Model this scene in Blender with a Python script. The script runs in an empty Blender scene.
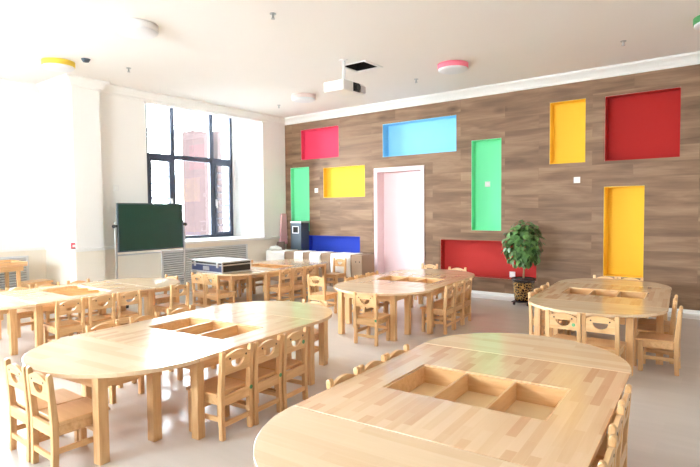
import bpy, bmesh, math, random
from mathutils import Vector, Matrix
random.seed(7)
PI = math.pi
scene = bpy.context.scene
COL = scene.collection
D = 7.9          # wood-panelled wall plane (Y)
XW = -7.7        # window wall plane (X)
H = 3.27         # ceiling
EYE = 1.343

# ------------------------------------------------------------------ materials
def srgb(r, g, b):
    f = lambda c: (c/255/12.92) if c/255 <= .04045 else ((c/255+.055)/1.055)**2.4
    return (f(r), f(g), f(b), 1)

def newmat(name):
    m = bpy.data.materials.new(name); m.use_nodes = True
    nt = m.node_tree
    return m, nt, nt.nodes['Principled BSDF']

def plain(name, col, rough=.5, metal=0, bump=0, bscale=60, var=.04, vscale=3.0, spec=.5, coat=0):
    """procedural colour with slight noise variation"""
    m, nt, b = newmat(name)
    N, L = nt.nodes, nt.links
    tc = N.new('ShaderNodeTexCoord')
    nz = N.new('ShaderNodeTexNoise'); nz.inputs['Scale'].default_value = vscale; nz.inputs['Detail'].default_value = 4
    L.new(tc.outputs['Object'], nz.inputs['Vector'])
    mx = N.new('ShaderNodeMix'); mx.data_type = 'RGBA'
    mx.inputs[6].default_value = tuple(c*(1-var) for c in col[:3])+(1,)
    mx.inputs[7].default_value = tuple(min(1, c*(1+var)) for c in col[:3])+(1,)
    L.new(nz.outputs['Fac'], mx.inputs[0]); L.new(mx.outputs[2], b.inputs['Base Color'])
    b.inputs['Roughness'].default_value = rough; b.inputs['Metallic'].default_value = metal
    b.inputs['Specular IOR Level'].default_value = spec
    b.inputs['Coat Weight'].default_value = coat; b.inputs['Coat Roughness'].default_value = .08
    if bump:
        n2 = N.new('ShaderNodeTexNoise'); n2.inputs['Scale'].default_value = bscale
        L.new(tc.outputs['Object'], n2.inputs['Vector'])
        bp = N.new('ShaderNodeBump'); bp.inputs['Strength'].default_value = bump; bp.inputs['Distance'].default_value = .01
        L.new(n2.outputs['Fac'], bp.inputs['Height']); L.new(bp.outputs['Normal'], b.inputs['Normal'])
    return m

def staves(name, lo, hi, rot=0, width=.34, row=.05, rough=.15, seam=.0, coat=.5, contrast=1.0):
    """finger-jointed butcher-block timber: staves along local X (rot=90: along Y)"""
    m, nt, b = newmat(name); N, L = nt.nodes, nt.links
    tc = N.new('ShaderNodeTexCoord'); oi = N.new('ShaderNodeObjectInfo')
    ad = N.new('ShaderNodeVectorMath'); ad.operation = 'MULTIPLY_ADD'
    cmb = N.new('ShaderNodeCombineXYZ')
    for i in range(2): L.new(oi.outputs['Random'], cmb.inputs[i])
    L.new(cmb.outputs[0], ad.inputs[0]); ad.inputs[1].default_value = (7.3, 11.1, 0)
    L.new(tc.outputs['Object'], ad.inputs[2])
    mp = N.new('ShaderNodeMapping'); mp.inputs['Rotation'].default_value = (0, 0, math.radians(rot))
    L.new(ad.outputs[0], mp.inputs['Vector'])
    br = N.new('ShaderNodeTexBrick'); br.offset = .37; br.offset_frequency = 2
    br.inputs['Scale'].default_value = 1; br.inputs['Brick Width'].default_value = width; br.inputs['Row Height'].default_value = row
    br.inputs['Mortar Size'].default_value = .0007; br.inputs['Mortar Smooth'].default_value = .3; br.inputs['Bias'].default_value = 0
    br.inputs['Color1'].default_value = (0, 0, 0, 1); br.inputs['Color2'].default_value = (1, 1, 1, 1); br.inputs['Mortar'].default_value = (.2, .2, .2, 1)
    L.new(mp.outputs[0], br.inputs['Vector'])
    m2 = N.new('ShaderNodeMapping'); m2.inputs['Scale'].default_value = (3, 45, 45)
    L.new(mp.outputs[0], m2.inputs['Vector'])
    nz = N.new('ShaderNodeTexNoise'); nz.inputs['Scale'].default_value = 1.4; nz.inputs['Detail'].default_value = 5
    L.new(m2.outputs[0], nz.inputs['Vector'])
    mm = N.new('ShaderNodeMath'); mm.operation = 'MULTIPLY_ADD'; mm.inputs[1].default_value = .6*contrast; 
    sb = N.new('ShaderNodeMath'); sb.operation = 'MULTIPLY'; sb.inputs[1].default_value = .4
    L.new(nz.outputs['Fac'], sb.inputs[0]); pw = N.new('ShaderNodeMath'); pw.operation = 'POWER'; pw.inputs[1].default_value = 1.8
    L.new(br.outputs['Color'], pw.inputs[0]); L.new(pw.outputs[0], mm.inputs[0]); L.new(sb.outputs[0], mm.inputs[2])
    mx = N.new('ShaderNodeMix'); mx.data_type = 'RGBA'
    mx.inputs[6].default_value = hi; mx.inputs[7].default_value = lo
    L.new(mm.outputs[0], mx.inputs[0]); L.new(mx.outputs[2], b.inputs['Base Color'])
    b.inputs['Roughness'].default_value = rough
    b.inputs['Coat Weight'].default_value = coat; b.inputs['Coat Roughness'].default_value = .12
    return m

def grain(name, lo, hi, axis='z', rough=.35):
    """solid timber with grain along one axis"""
    m, nt, b = newmat(name); N, L = nt.nodes, nt.links
    tc = N.new('ShaderNodeTexCoord'); oi = N.new('ShaderNodeObjectInfo')
    ad = N.new('ShaderNodeVectorMath'); ad.operation = 'MULTIPLY_ADD'
    cmb = N.new('ShaderNodeCombineXYZ')
    for i in range(3): L.new(oi.outputs['Random'], cmb.inputs[i])
    L.new(cmb.outputs[0], ad.inputs[0]); ad.inputs[1].default_value = (5, 9, 3)
    L.new(tc.outputs['Object'], ad.inputs[2])
    mp = N.new('ShaderNodeMapping')
    mp.inputs['Scale'].default_value = {'z': (40, 40, 4), 'x': (4, 40, 40), 'y': (40, 4, 40)}[axis]
    L.new(ad.outputs[0], mp.inputs['Vector'])
    nz = N.new('ShaderNodeTexNoise'); nz.inputs['Scale'].default_value = 1; nz.inputs['Detail'].default_value = 6; nz.inputs['Distortion'].default_value = .6
    L.new(mp.outputs[0], nz.inputs['Vector'])
    mx = N.new('ShaderNodeMix'); mx.data_type = 'RGBA'
    mx.inputs[6].default_value = lo; mx.inputs[7].default_value = hi
    rp = N.new('ShaderNodeMapRange'); rp.inputs['From Min'].default_value = .3; rp.inputs['From Max'].default_value = .7
    L.new(nz.outputs['Fac'], rp.inputs[0]); L.new(rp.outputs[0], mx.inputs[0])
    hv = N.new('ShaderNodeHueSaturation')
    r2 = N.new('ShaderNodeMapRange'); r2.inputs['To Min'].default_value = .9; r2.inputs['To Max'].default_value = 1.08
    L.new(oi.outputs['Random'], r2.inputs[0]); L.new(r2.outputs[0], hv.inputs['Value'])
    L.new(mx.outputs[2], hv.inputs['Color']); L.new(hv.outputs[0], b.inputs['Base Color'])
    b.inputs['Roughness'].default_value = rough
    b.inputs['Coat Weight'].default_value = .15; b.inputs['Coat Roughness'].default_value = .2
    return m

def oak_wall():
    """brown oak laminate boards laid horizontally on the XZ wall"""
    m, nt, b = newmat('oak_laminate'); N, L = nt.nodes, nt.links
    tc = N.new('ShaderNodeTexCoord')
    sx = N.new('ShaderNodeSeparateXYZ'); L.new(tc.outputs['Object'], sx.inputs[0])
    cb = N.new('ShaderNodeCombineXYZ'); L.new(sx.outputs[0], cb.inputs[0]); L.new(sx.outputs[2], cb.inputs[1])
    br = N.new('ShaderNodeTexBrick'); br.offset = .41; br.offset_frequency = 2
    br.inputs['Scale'].default_value = 1; br.inputs['Brick Width'].default_value = 1.25; br.inputs['Row Height'].default_value = .196
    br.inputs['Mortar Size'].default_value = .0012; br.inputs['Mortar Smooth'].default_value = .2
    br.inputs['Color1'].default_value = (0, 0, 0, 1); br.inputs['Color2'].default_value = (1, 1, 1, 1); br.inputs['Mortar'].default_value = (0, 0, 0, 1)
    L.new(cb.outputs[0], br.inputs['Vector'])
    # offset grain per board
    ad = N.new('ShaderNodeVectorMath'); ad.operation = 'MULTIPLY_ADD'
    L.new(br.outputs['Color'], ad.inputs[0]); ad.inputs[1].default_value = (9, 3.7, 5); L.new(cb.outputs[0], ad.inputs[2])
    mp = N.new('ShaderNodeMapping'); mp.inputs['Scale'].default_value = (1.0, 7, 1); L.new(ad.outputs[0], mp.inputs['Vector'])
    nz = N.new('ShaderNodeTexNoise'); nz.inputs['Scale'].default_value = 1.0; nz.inputs['Detail'].default_value = 5; nz.inputs['Roughness'].default_value = .55; nz.inputs['Distortion'].default_value = .5
    L.new(mp.outputs[0], nz.inputs['Vector'])
    mp2 = N.new('ShaderNodeMapping'); mp2.inputs['Scale'].default_value = (2.5, 70, 1); L.new(ad.outputs[0], mp2.inputs['Vector'])
    n2 = N.new('ShaderNodeTexNoise'); n2.inputs['Scale'].default_value = 1.0; n2.inputs['Detail'].default_value = 4
    L.new(mp2.outputs[0], n2.inputs['Vector'])
    # knots
    mp3 = N.new('ShaderNodeMapping'); mp3.inputs['Scale'].default_value = (1.1, 2.6, 1); L.new(cb.outputs[0], mp3.inputs['Vector'])
    vo = N.new('ShaderNodeTexVoronoi'); vo.inputs['Scale'].default_value = 1.0; L.new(mp3.outputs[0], vo.inputs['Vector'])
    kr = N.new('ShaderNodeMapRange'); kr.inputs['From Min'].default_value = .03; kr.inputs['From Max'].default_value = .16; kr.inputs['To Min'].default_value = -.28; kr.inputs['To Max'].default_value = 0
    L.new(vo.outputs['Distance'], kr.inputs[0])
    a1 = N.new('ShaderNodeMath'); a1.operation = 'MULTIPLY_ADD'; a1.inputs[1].default_value = .18
    L.new(n2.outputs['Fac'], a1.inputs[0]); L.new(nz.outputs['Fac'], a1.inputs[2])
    a2 = N.new('ShaderNodeMath'); a2.operation = 'MULTIPLY_ADD'; a2.inputs[1].default_value = .09
    L.new(br.outputs['Color'], a2.inputs[0]); L.new(a1.outputs[0], a2.inputs[2])
    a3 = N.new('ShaderNodeMath'); a3.operation = 'ADD'; L.new(a2.outputs[0], a3.inputs[0]); L.new(kr.outputs[0], a3.inputs[1])
    cr = N.new('ShaderNodeValToRGB')
    e = cr.color_ramp.elements
    e[0].position = .34; e[0].color = OAK[0]
    e[1].position = .92; e[1].color = OAK[2]
    x = e.new(.62); x.color = OAK[1]
    L.new(a3.outputs[0], cr.inputs[0]); L.new(cr.outputs[0], b.inputs['Base Color'])
    b.inputs['Roughness'].default_value = .55; b.inputs['Specular IOR Level'].default_value = .3
    return m
OAK = (srgb(86, 63, 47), srgb(127, 98, 75), srgb(160, 130, 104))

def floor_mat():
    m, nt, b = newmat('vinyl_floor'); N, L = nt.nodes, nt.links
    tc = N.new('ShaderNodeTexCoord')
    br = N.new('ShaderNodeTexBrick'); br.offset = .33; br.offset_frequency = 2
    br.inputs['Scale'].default_value = 1; br.inputs['Brick Width'].default_value = 1.2; br.inputs['Row Height'].default_value = .18
    br.inputs['Mortar Size'].default_value = .0008
    br.inputs['Color1'].default_value = (.3, .3, .3, 1); br.inputs['Color2'].default_value = (.7, .7, .7, 1); br.inputs['Mortar'].default_value = (.2, .2, .2, 1)
    L.new(tc.outputs['Object'], br.inputs['Vector'])
    mp = N.new('ShaderNodeMapping'); mp.inputs['Scale'].default_value = (2, 14, 1); L.new(tc.outputs['Object'], mp.inputs['Vector'])
    nz = N.new('ShaderNodeTexNoise'); nz.inputs['Scale'].default_value = 1; nz.inputs['Detail'].default_value = 5; L.new(mp.outputs[0], nz.inputs['Vector'])
    a = N.new('ShaderNodeMath'); a.operation = 'MULTIPLY_ADD'; a.inputs[1].default_value = .5; 
    h = N.new('ShaderNodeMath'); h.operation = 'MULTIPLY'; h.inputs[1].default_value = .5
    L.new(nz.outputs['Fac'], h.inputs[0]); L.new(br.outputs['Color'], a.inputs[0]); L.new(h.outputs[0], a.inputs[2])
    mx = N.new('ShaderNodeMix'); mx.data_type = 'RGBA'
    mx.inputs[6].default_value = srgb(206, 198, 190); mx.inputs[7].default_value = srgb(228, 221, 214)
    L.new(a.outputs[0], mx.inputs[0]); L.new(mx.outputs[2], b.inputs['Base Color'])
    b.inputs['Roughness'].default_value = .22
    return m

def glass_mat():
    m = bpy.data.materials.new('window_glass'); m.use_nodes = True
    nt = m.node_tree; N, L = nt.nodes, nt.links
    N.remove(N['Principled BSDF'])
    t = N.new('ShaderNodeBsdfTransparent'); t.inputs[0].default_value = (.95, .97, .97, 1)
    g = N.new('ShaderNodeBsdfGlossy'); g.inputs['Roughness'].default_value = .02
    fr = N.new('ShaderNodeFresnel'); fr.inputs[0].default_value = 1.45
    mx = N.new('ShaderNodeMixShader')
    L.new(fr.outputs[0], mx.inputs[0]); L.new(t.outputs[0], mx.inputs[1]); L.new(g.outputs[0], mx.inputs[2])
    L.new(mx.outputs[0], N['Material Output'].inputs[0])
    return m

def pot_mat():
    m, nt, b = newmat('glazed_pot'); N, L = nt.nodes, nt.links
    tc = N.new('ShaderNodeTexCoord')
    vo = N.new('ShaderNodeTexVoronoi'); vo.feature = 'DISTANCE_TO_EDGE'; vo.inputs['Scale'].default_value = 30
    L.new(tc.outputs['Object'], vo.inputs['Vector'])
    sx = N.new('ShaderNodeSeparateXYZ'); L.new(tc.outputs['Object'], sx.inputs[0])
    band = N.new('ShaderNodeMath'); band.operation = 'COMPARE'; band.inputs[1].default_value = .2; band.inputs[2].default_value = .125
    L.new(sx.outputs[2], band.inputs[0])
    lt = N.new('ShaderNodeMath'); lt.operation = 'LESS_THAN'; lt.inputs[1].default_value = .1; L.new(vo.outputs['Distance'], lt.inputs[0])
    mu = N.new('ShaderNodeMath'); mu.operation = 'MULTIPLY'; L.new(band.outputs[0], mu.inputs[0]); L.new(lt.outputs[0], mu.inputs[1])
    mx = N.new('ShaderNodeMix'); mx.data_type = 'RGBA'
    mx.inputs[6].default_value = srgb(42, 26, 20); mx.inputs[7].default_value = srgb(176, 136, 74)
    L.new(mu.outputs[0], mx.inputs[0]); L.new(mx.outputs[2], b.inputs['Base Color'])
    b.inputs['Roughness'].default_value = .25
    return m

def leaf_mat():
    m, nt, b = newmat('leaf_green'); N, L = nt.nodes, nt.links
    g = N.new('ShaderNodeNewGeometry')
    cr = N.new('ShaderNodeValToRGB'); e = cr.color_ramp.elements
    e[0].color = srgb(40, 74, 34); e[1].color = srgb(112, 158, 86)
    L.new(g.outputs['Random Per Island'], cr.inputs[0]); L.new(cr.outputs[0], b.inputs['Base Color'])
    b.inputs['Roughness'].default_value = .4
    return m

M = {}
M['white_wall'] = plain('white_wall_paint', srgb(246, 246, 244), .7, var=.01)
M['ceil'] = plain('white_ceiling_paint', srgb(246, 243, 240), .8, var=.01)
M['beige'] = plain('beige_wainscot', srgb(243, 237, 224), .6, var=.015)
M['plaster'] = plain('white_plaster_trim', srgb(245, 245, 243), .6, var=.01)
M['oak'] = oak_wall()
M['floor'] = floor_mat()
M['border'] = plain('white_floor_strip', srgb(240, 238, 236), .25, var=.02)
M['topx'] = staves('rubberwood_boards_half_round', srgb(220, 182, 140), srgb(240, 214, 178), 0, .55, .065, contrast=.7)
M['topy'] = staves('rubberwood_boards_centre', srgb(206, 156, 114), srgb(240, 210, 170), 90, .30, .042)
M['wood_z'] = grain('rubberwood_upright', srgb(207, 159, 107), srgb(229, 189, 139), 'z')
M['wood_x'] = grain('rubberwood_rail', srgb(207, 159, 107), srgb(229, 189, 139), 'x')
M['wood_y'] = grain('rubberwood_side_rail', srgb(207, 159, 107), srgb(229, 189, 139), 'y')
M['seatwood'] = staves('rubberwood_seat', srgb(205, 154, 103), srgb(228, 184, 133), 0, .4, .06, rough=.3, coat=.1)
M['pine'] = plain('plywood_tray_bottom', srgb(232, 204, 158), .45, var=.05, vscale=12)
M['dark_screw'] = plain('dark_screw', srgb(58, 42, 34), .5, .2)
M['sticker'] = plain('green_sticker_paper', srgb(92, 160, 108), .5)
M['frame_dark'] = plain('dark_grey_aluminium', srgb(70, 76, 92), .4, .3)
M['glass'] = glass_mat()
M['chrome'] = plain('brushed_silver', srgb(200, 202, 205), .3, .8)
M['grille'] = plain('grille_white_metal', srgb(222, 226, 228), .45, .1)
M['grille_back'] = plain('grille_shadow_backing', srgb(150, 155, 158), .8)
M['board'] = plain('chalkboard_green', srgb(22, 62, 52), .35, var=.1, vscale=5)
M['rubber'] = plain('black_rubber', srgb(30, 30, 32), .6)
M['black'] = plain('black_panel', srgb(26, 26, 30), .45)
M['navy'] = plain('navy_panel', srgb(52, 60, 96), .4)
M['white_plastic'] = plain('white_plastic', srgb(240, 240, 240), .4)
M['diffuser'] = plain('opal_diffuser', srgb(236, 238, 242), .5)
M['charcoal'] = plain('charcoal_metal', srgb(74, 86, 98), .4, .2)
M['carton'] = plain('brown_carton', srgb(156, 128, 103), .7, var=.06)
M['cloth'] = plain('white_cloth', srgb(244, 242, 238), .8, bump=.3, bscale=25)
M['dark_brown'] = plain('dark_brown_board', srgb(104, 84, 72), .6)
M['pinkpaint'] = plain('pale_pink_paint', srgb(250, 226, 230), .3, var=.015)
M['pinkpad'] = plain('pink_pad', srgb(244, 190, 200), .7)
M['pot'] = pot_mat()
M['leaf'] = leaf_mat()
M['bark'] = plain('pale_bark', srgb(150, 122, 90), .8, var=.15, vscale=30)
M['soil'] = plain('dark_soil', srgb(50, 38, 30), .9, bump=.6)
M['redprint'] = plain('red_print', srgb(220, 70, 90), .5)
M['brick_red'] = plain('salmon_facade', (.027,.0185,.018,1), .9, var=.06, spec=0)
M['ground'] = plain('pale_paving', srgb(200, 198, 194), .9, var=.05)
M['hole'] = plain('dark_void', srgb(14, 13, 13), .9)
def paint(n, c): return plain(n, c, .75, var=.015, spec=.25)
M['crimson'] = paint('crimson_paint', srgb(214, 60, 92))
M['sky'] = paint('sky_blue_paint', srgb(146, 212, 248))
M['yellow'] = paint('yellow_paint', srgb(246, 200, 66))
M['red'] = paint('red_paint', srgb(160, 31, 28))
M['redlow'] = paint('bright_red_paint', srgb(168, 42, 38))
M['green'] = paint('green_paint', srgb(122, 228, 172))
M['blue'] = paint('royal_blue_paint', srgb(44, 68, 184))
M['lamp_yellow'] = paint('lamp_ring_yellow', srgb(236, 206, 84))
M['lamp_pink'] = paint('lamp_ring_pink', srgb(240, 128, 150))
M['lamp_green'] = paint('lamp_ring_green', srgb(84, 150, 96))
M['lamp_cream'] = paint('lamp_ring_cream', srgb(244, 226, 222))

# ------------------------------------------------------------------ mesh helpers
def B(): return bmesh.new()

def box(bm, x0, x1, y0, y1, z0, z1, mi=0):
    vs = [bm.verts.new(p) for p in ((x0,y0,z0),(x1,y0,z0),(x1,y1,z0),(x0,y1,z0),(x0,y0,z1),(x1,y0,z1),(x1,y1,z1),(x0,y1,z1))]
    for f in ((3,2,1,0),(4,5,6,7),(0,1,5,4),(1,2,6,5),(2,3,7,6),(3,0,4,7)):
        bm.faces.new([vs[i] for i in f]).material_index = mi
    return vs

def bar(bm, a, b, w, d=None, up=(0,0,1), mi=0):
    """rectangular bar from a to b"""
    a, b = Vector(a), Vector(b); d = d or w
    t = (b-a).normalized(); s = t.cross(Vector(up))
    if s.length < 1e-4: s = Vector((1,0,0))
    s.normalize(); n = s.cross(t)
    q = [(-1,-1),(1,-1),(1,1),(-1,1)]
    v0 = [bm.verts.new(a+s*w/2*i+n*d/2*j) for i,j in q]; v1 = [bm.verts.new(b+s*w/2*i+n*d/2*j) for i,j in q]
    fs = [v0[::-1], v1]+[[v0[i],v0[(i+1)%4],v1[(i+1)%4],v1[i]] for i in range(4)]
    for f in fs: bm.faces.new(f).material_index = mi

def extrude_poly(bm, pts, fn, mi=0):
    """prism: pts 2D ring; fn(p, k) -> 3D for side k=0/1"""
    a = [bm.verts.new(fn(p,0)) for p in pts]; b = [bm.verts.new(fn(p,1)) for p in pts]
    n = len(pts)
    fs = [bm.faces.new(a[::-1]), bm.faces.new(b)]
    for i in range(n): fs.append(bm.faces.new((a[i],a[(i+1)%n],b[(i+1)%n],b[i])))
    for f in fs: f.material_index = mi

def cyl(bm, c, r, z0, z1, n=24, r2=None, mi=0, axis='z'):
    r2 = r if r2 is None else r2
    def P(a, rr, z):
        x, y = rr*math.cos(a), rr*math.sin(a)
        return {'z': (c[0]+x, c[1]+y, c[2]+z), 'x': (c[0]+z, c[1]+x, c[2]+y), 'y': (c[0]+y, c[1]+z, c[2]+x)}[axis]
    a = [bm.verts.new(P(2*PI*i/n, r, z0)) for i in range(n)]; b = [bm.verts.new(P(2*PI*i/n, r2, z1)) for i in range(n)]
    bm.faces.new(a[::-1]).material_index = mi; bm.faces.new(b).material_index = mi
    for i in range(n):
        f = bm.faces.new((a[i],a[(i+1)%n],b[(i+1)%n],b[i])); f.material_index = mi; f.smooth = True

def lathe(bm, prof, n=32, c=(0,0,0), mi=0):
    rings = [[bm.verts.new((c[0]+r*math.cos(2*PI*i/n), c[1]+r*math.sin(2*PI*i/n), c[2]+z)) for i in range(n)] for r, z in prof]
    for a, b in zip(rings, rings[1:]):
        for i in range(n):
            f = bm.faces.new((a[i],a[(i+1)%n],b[(i+1)%n],b[i])); f.material_index = mi; f.smooth = True
    bm.faces.new(rings[0][::-1]).material_index = mi; bm.faces.new(rings[-1]).material_index = mi

def bevel(bm, w=.003, seg=2, ang=40):
    bm.normal_update()
    es = [e for e in bm.edges if len(e.link_faces) == 2 and e.calc_face_angle(0) > math.radians(ang)]
    bmesh.ops.bevel(bm, geom=es, offset=w, segments=seg, affect='EDGES', profile=.5, clamp_overlap=True)

def obj(name, bm, mats, parent=None, bev=0, seg=2):
    if bev: bevel(bm, bev, seg)
    bmesh.ops.recalc_face_normals(bm, faces=bm.faces)
    me = bpy.data.meshes.new(name); bm.to_mesh(me); bm.free()
    for m in (mats if isinstance(mats, (list, tuple)) else [mats]): me.materials.append(m)
    o = bpy.data.objects.new(name, me); COL.objects.link(o)
    if parent: o.parent = parent
    return o

def thing(name, label, cat, loc=(0,0,0), rz=0, group=None):
    o = bpy.data.objects.new(name, None); COL.objects.link(o)
    o.empty_display_size = .1
    o.location = loc; o.rotation_euler = (0,0,rz)
    return tag(o, label, cat, group)

def tag(o, label, cat, group=None):
    o['label'] = label; o['category'] = cat
    if group: o['group'] = group
    return o

def struct(name, bm, mats, bev=0):
    o = obj(name, bm, mats, None, bev); o['kind'] = 'structure'
    return o

def copy_thing(src, loc, rz, label, group=None):
    r = src.copy(); COL.objects.link(r); r.location = loc; r.rotation_euler = (0,0,rz); r['label'] = label
    if group: r['group'] = group
    for ch in list(src.children):
        c = ch.copy(); COL.objects.link(c); c.parent = r
        for g in list(ch.children):
            d = g.copy(); COL.objects.link(d); d.parent = c
    return r

# ------------------------------------------------------------------ the room
X1, Y0 = 3.2, -4.2
XB = -8.55            # window plane of the bays
R1 = (4.72, 7.27)     # visible window bay (y range)
R2 = (.25, 3.55)      # bay left of the white column
R3 = (-3.6, -.6)      # bay behind the camera
bm = B(); box(bm, -8.95, X1+.2, Y0-.2, D+.35, -.2, 0); struct('floor', bm, M['floor'])
bm = B(); box(bm, XW+.02, X1-.01, D-.36, D-.012, .0005, .004); struct('trim_1', bm, M['border'])  # white strip on the floor along the foot of the back wall

# ceiling with square access-hatch hole
hx, hy = (-4.33, -3.97), (5.53, 5.88)
bm = B()
box(bm, -8.95, -7.86, R1[0], R1[1], 3.42, 3.5)
for (a, b, c, d) in ((-8.95, -7.86, Y0-.2, R1[0]), (-8.95, -7.86, R1[1], D+.35), (-7.86, hx[0], Y0-.2, D+.35), (hx[1], X1+.2, Y0-.2, D+.35), (hx[0], hx[1], Y0-.2, hy[0]), (hx[0], hx[1], hy[1], D+.35)):
    box(bm, a, b, c, d, H, H+.15)
struct('ceiling', bm, M['ceil'])

# back wall: oak boards with niches, white strip at the corner
WX0, WX1, WT = -7.707, X1, 3.136
niches = [  # x0,x1,z0,z1,depth,material,label
 (-7.251,-6.282,2.389,2.988,.09,'crimson','crimson recessed wall panel high up near the window corner'),
 (-5.267,-3.826,2.31,2.897,.17,'sky','sky blue horizontal recessed wall panel above the pink doorway'),
 (-2.343,-1.854,2.005,2.894,.13,'yellow','upright yellow recessed wall panel high up between the blue and big red panels'),
 (-1.603,-.722,2.001,2.882,.12,'red','large square dark red recessed wall panel near the ceiling'),
 (-1.607,-1.114,.414,1.651,.2,'yellow','tall yellow recessed wall panel below the large square red panel'),
 (-3.563,-3.07,1.02,2.456,.12,'green','tall green recessed wall panel with a white switch on it'),
 (-6.67,-5.669,1.615,2.198,.09,'yellow','horizontal yellow recessed wall panel left of the pink doorway'),
 (-4.114,-2.524,.272,.861,.12,'redlow','low horizontal red recessed wall panel behind the potted plant'),
 (-7.555,-7.043,.95,2.244,.09,'green','narrow green recessed wall panel above the charcoal bin'),
 (-7.1,-5.792,.30,.869,.12,'blue','low royal blue recessed wall panel behind the cartons'),
]
door = (-5.46, -4.42, 0.0, 2.12)
def wall_with_holes(bm, x0, x1, z0, z1, holes, y, mi):
    xs = sorted({x0, x1, *[h[0] for h in holes], *[h[1] for h in holes]}); xs = [x for x in xs if x0 <= x <= x1]
    zs = sorted({z0, z1, *[h[2] for h in holes], *[h[3] for h in holes]}); zs = [z for z in zs if z0 <= z <= z1]
    vd = {}
    def V(x, z):
        if (x, z) not in vd: vd[(x, z)] = bm.verts.new((x, y, z))
        return vd[(x, z)]
    for a, b in zip(xs, xs[1:]):
        for c, d in zip(zs, zs[1:]):
            cx, cz = (a+b)/2, (c+d)/2
            if any(h[0] < cx < h[1] and h[2] < cz < h[3] for h in holes): continue
            f = bm.faces.new((V(a,c),V(b,c),V(b,d),V(a,d))); f.material_index = mi
bm = B()
wall_with_holes(bm, WX0, WX1, 0, WT, [n[:4] for n in niches]+[door], D, 0)
wall_with_holes(bm, WX0, WX1, WT, H, [], D, 1)
box(bm, -8.95, WX0, D, D+.06, 0, H, 1)
box(bm, -8.95, X1+.2, D+.3, D+.35, 0, H, 1)      # solid back of the wall
wb = struct('wall_back', bm, [M['oak'], M['white_wall']])

def niche(x0, x1, z0, z1, d, mat, label):
    bm = B(); e = .0015; y = D+.001; t = .01
    x0 += e; x1 -= e; z0 += e; z1 -= e
    box(bm, x0, x1, y+d, y+d+t, z0, z1)
    for q in ((x0,x0+t,z0,z1),(x1-t,x1,z0,z1),(x0+t,x1-t,z0,z0+t),(x0+t,x1-t,z1-t,z1)):
        box(bm, q[0], q[1], y, y+d, q[2], q[3])
    o = obj('wall_panel', bm, M[mat]); tag(o, label, 'wall panel', 'coloured recessed panels in the wood wall')
for n in niches: niche(*n)

# doorway
bm = B(); x0, x1, z0, z1 = door
box(bm, x0+.002, x0+.07, D-.012, D+.05, 0.001, z1-.002); box(bm, x1-.07, x1-.002, D-.012, D+.05, .001, z1-.002); box(bm, x0+.07, x1-.07, D-.012, D+.05, z1-.075, z1-.002)
box(bm, x0+.03, x0+.07, D+.05, D+.27, .001, z1-.03); box(bm, x1-.07, x1-.03, D+.05, D+.27, .001, z1-.03); box(bm, x0+.07, x1-.07, D+.05, D+.27, z1-.075, z1-.03)
dr = struct('door_1', bm, M['pinkpaint'])
bm = B(); box(bm, x0+.075, x1-.075, D+.2, D+.24, .006, z1-.08)
obj('door_leaf', bm, M['pinkpaint'], dr, .003)
bm = B(); box(bm, x1-.15, x1-.12, D+.19, D+.1995, .95, 1.12); bar(bm, (x1-.135,D+.17,1.05), (x1-.25,D+.17,1.05), .016); bar(bm, (x1-.135,D+.195,1.05),(x1-.135,D+.165,1.05), .016)
obj('door_handle', bm, M['chrome'], dr)

# window wall: piers, bays, wainscot
bm = B()
def pier(y0, y1, x=XW): box(bm, -8.95, x, y0, y1, 0, H)
pier(R1[1], D); pier(R2[1], 3.95, -7.6); pier(3.95, R1[0]); pier(Y0-.2, R2[0])
wins = [(R1, 5.27, 7.24, .85, 3.419), (R2, .5, 2.9, .85, 3.1)]
for (r, a, b, z0, z1) in wins:
    box(bm, -8.75, XB, r[0], a, 0, max(H, z1)); box(bm, -8.75, XB, b, r[1], 0, max(H, z1))
    box(bm, -8.75, XB, a, b, 0, z0); 
    if z1 < H: box(bm, -8.75, XB, a, b, z1, H)
box(bm, -7.86, XW, R1[0], R1[1], 3.13, H)           # pelmet beam over the bay
box(bm, XB, XW, R1[0], R1[1], 0, .82)               # radiator box under the sill
struct('wall_left', bm, M['white_wall'])

bm = B(); t = .015
box(bm, XW+.0005, XW+t, 3.95, D-.001, .06, .80); box(bm, -7.6+.0005, -7.6+t, 3.55, 3.95, .06, .80)
box(bm, XB, -7.6+t, 3.535, 3.5499, .06, .80); box(bm, XB+.0005, XB+t, R2[0], 3.534, .06, .80)
box(bm, XB+t, -7.72, R2[0]+.0005, R2[0]+t, .06, .80)
box(bm, -8.3, WX0-.002, D-t, D-.0005, .06, .80)
struct('trim_2', bm, M['beige'])
bm = B()
box(bm, XW+.0005, XW+.045, 3.96, D-.001, .803, .845); box(bm, -7.5995, -7.6+.045, 3.55, 3.96, .803, .845)
box(bm, XB, -7.6+.045, 3.505, 3.5499, .803, .845); box(bm, XB+.0005, XB+.06, R2[0], 3.504, .803, .845)
box(bm, XB+.01, XW+.0, R1[0]+.002, R1[1]-.002, .821, .846)
struct('trim_3', bm, M['plaster'], .004)
bm = B()
box(bm, XW+.0005, XW+.018, 3.96, D-.001, .0005, .06); box(bm, -7.5995, -7.582, 3.55, 3.95, .0005, .06); box(bm, XB, -7.582, 3.53, 3.5499, .0005, .06); box(bm, XB+.0005, XB+.018, R2[0], 3.53, .0005, .06)
struct('baseboard_left', bm, M['plaster'])
bm = B(); box(bm, WX0, door[0]-.002, D-.012, D-.0005, .0005, .05); box(bm, door[1]+.002, X1-.001, D-.012, D-.0005, .0005, .05); struct('baseboard_back', bm, M['plaster'])

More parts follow.
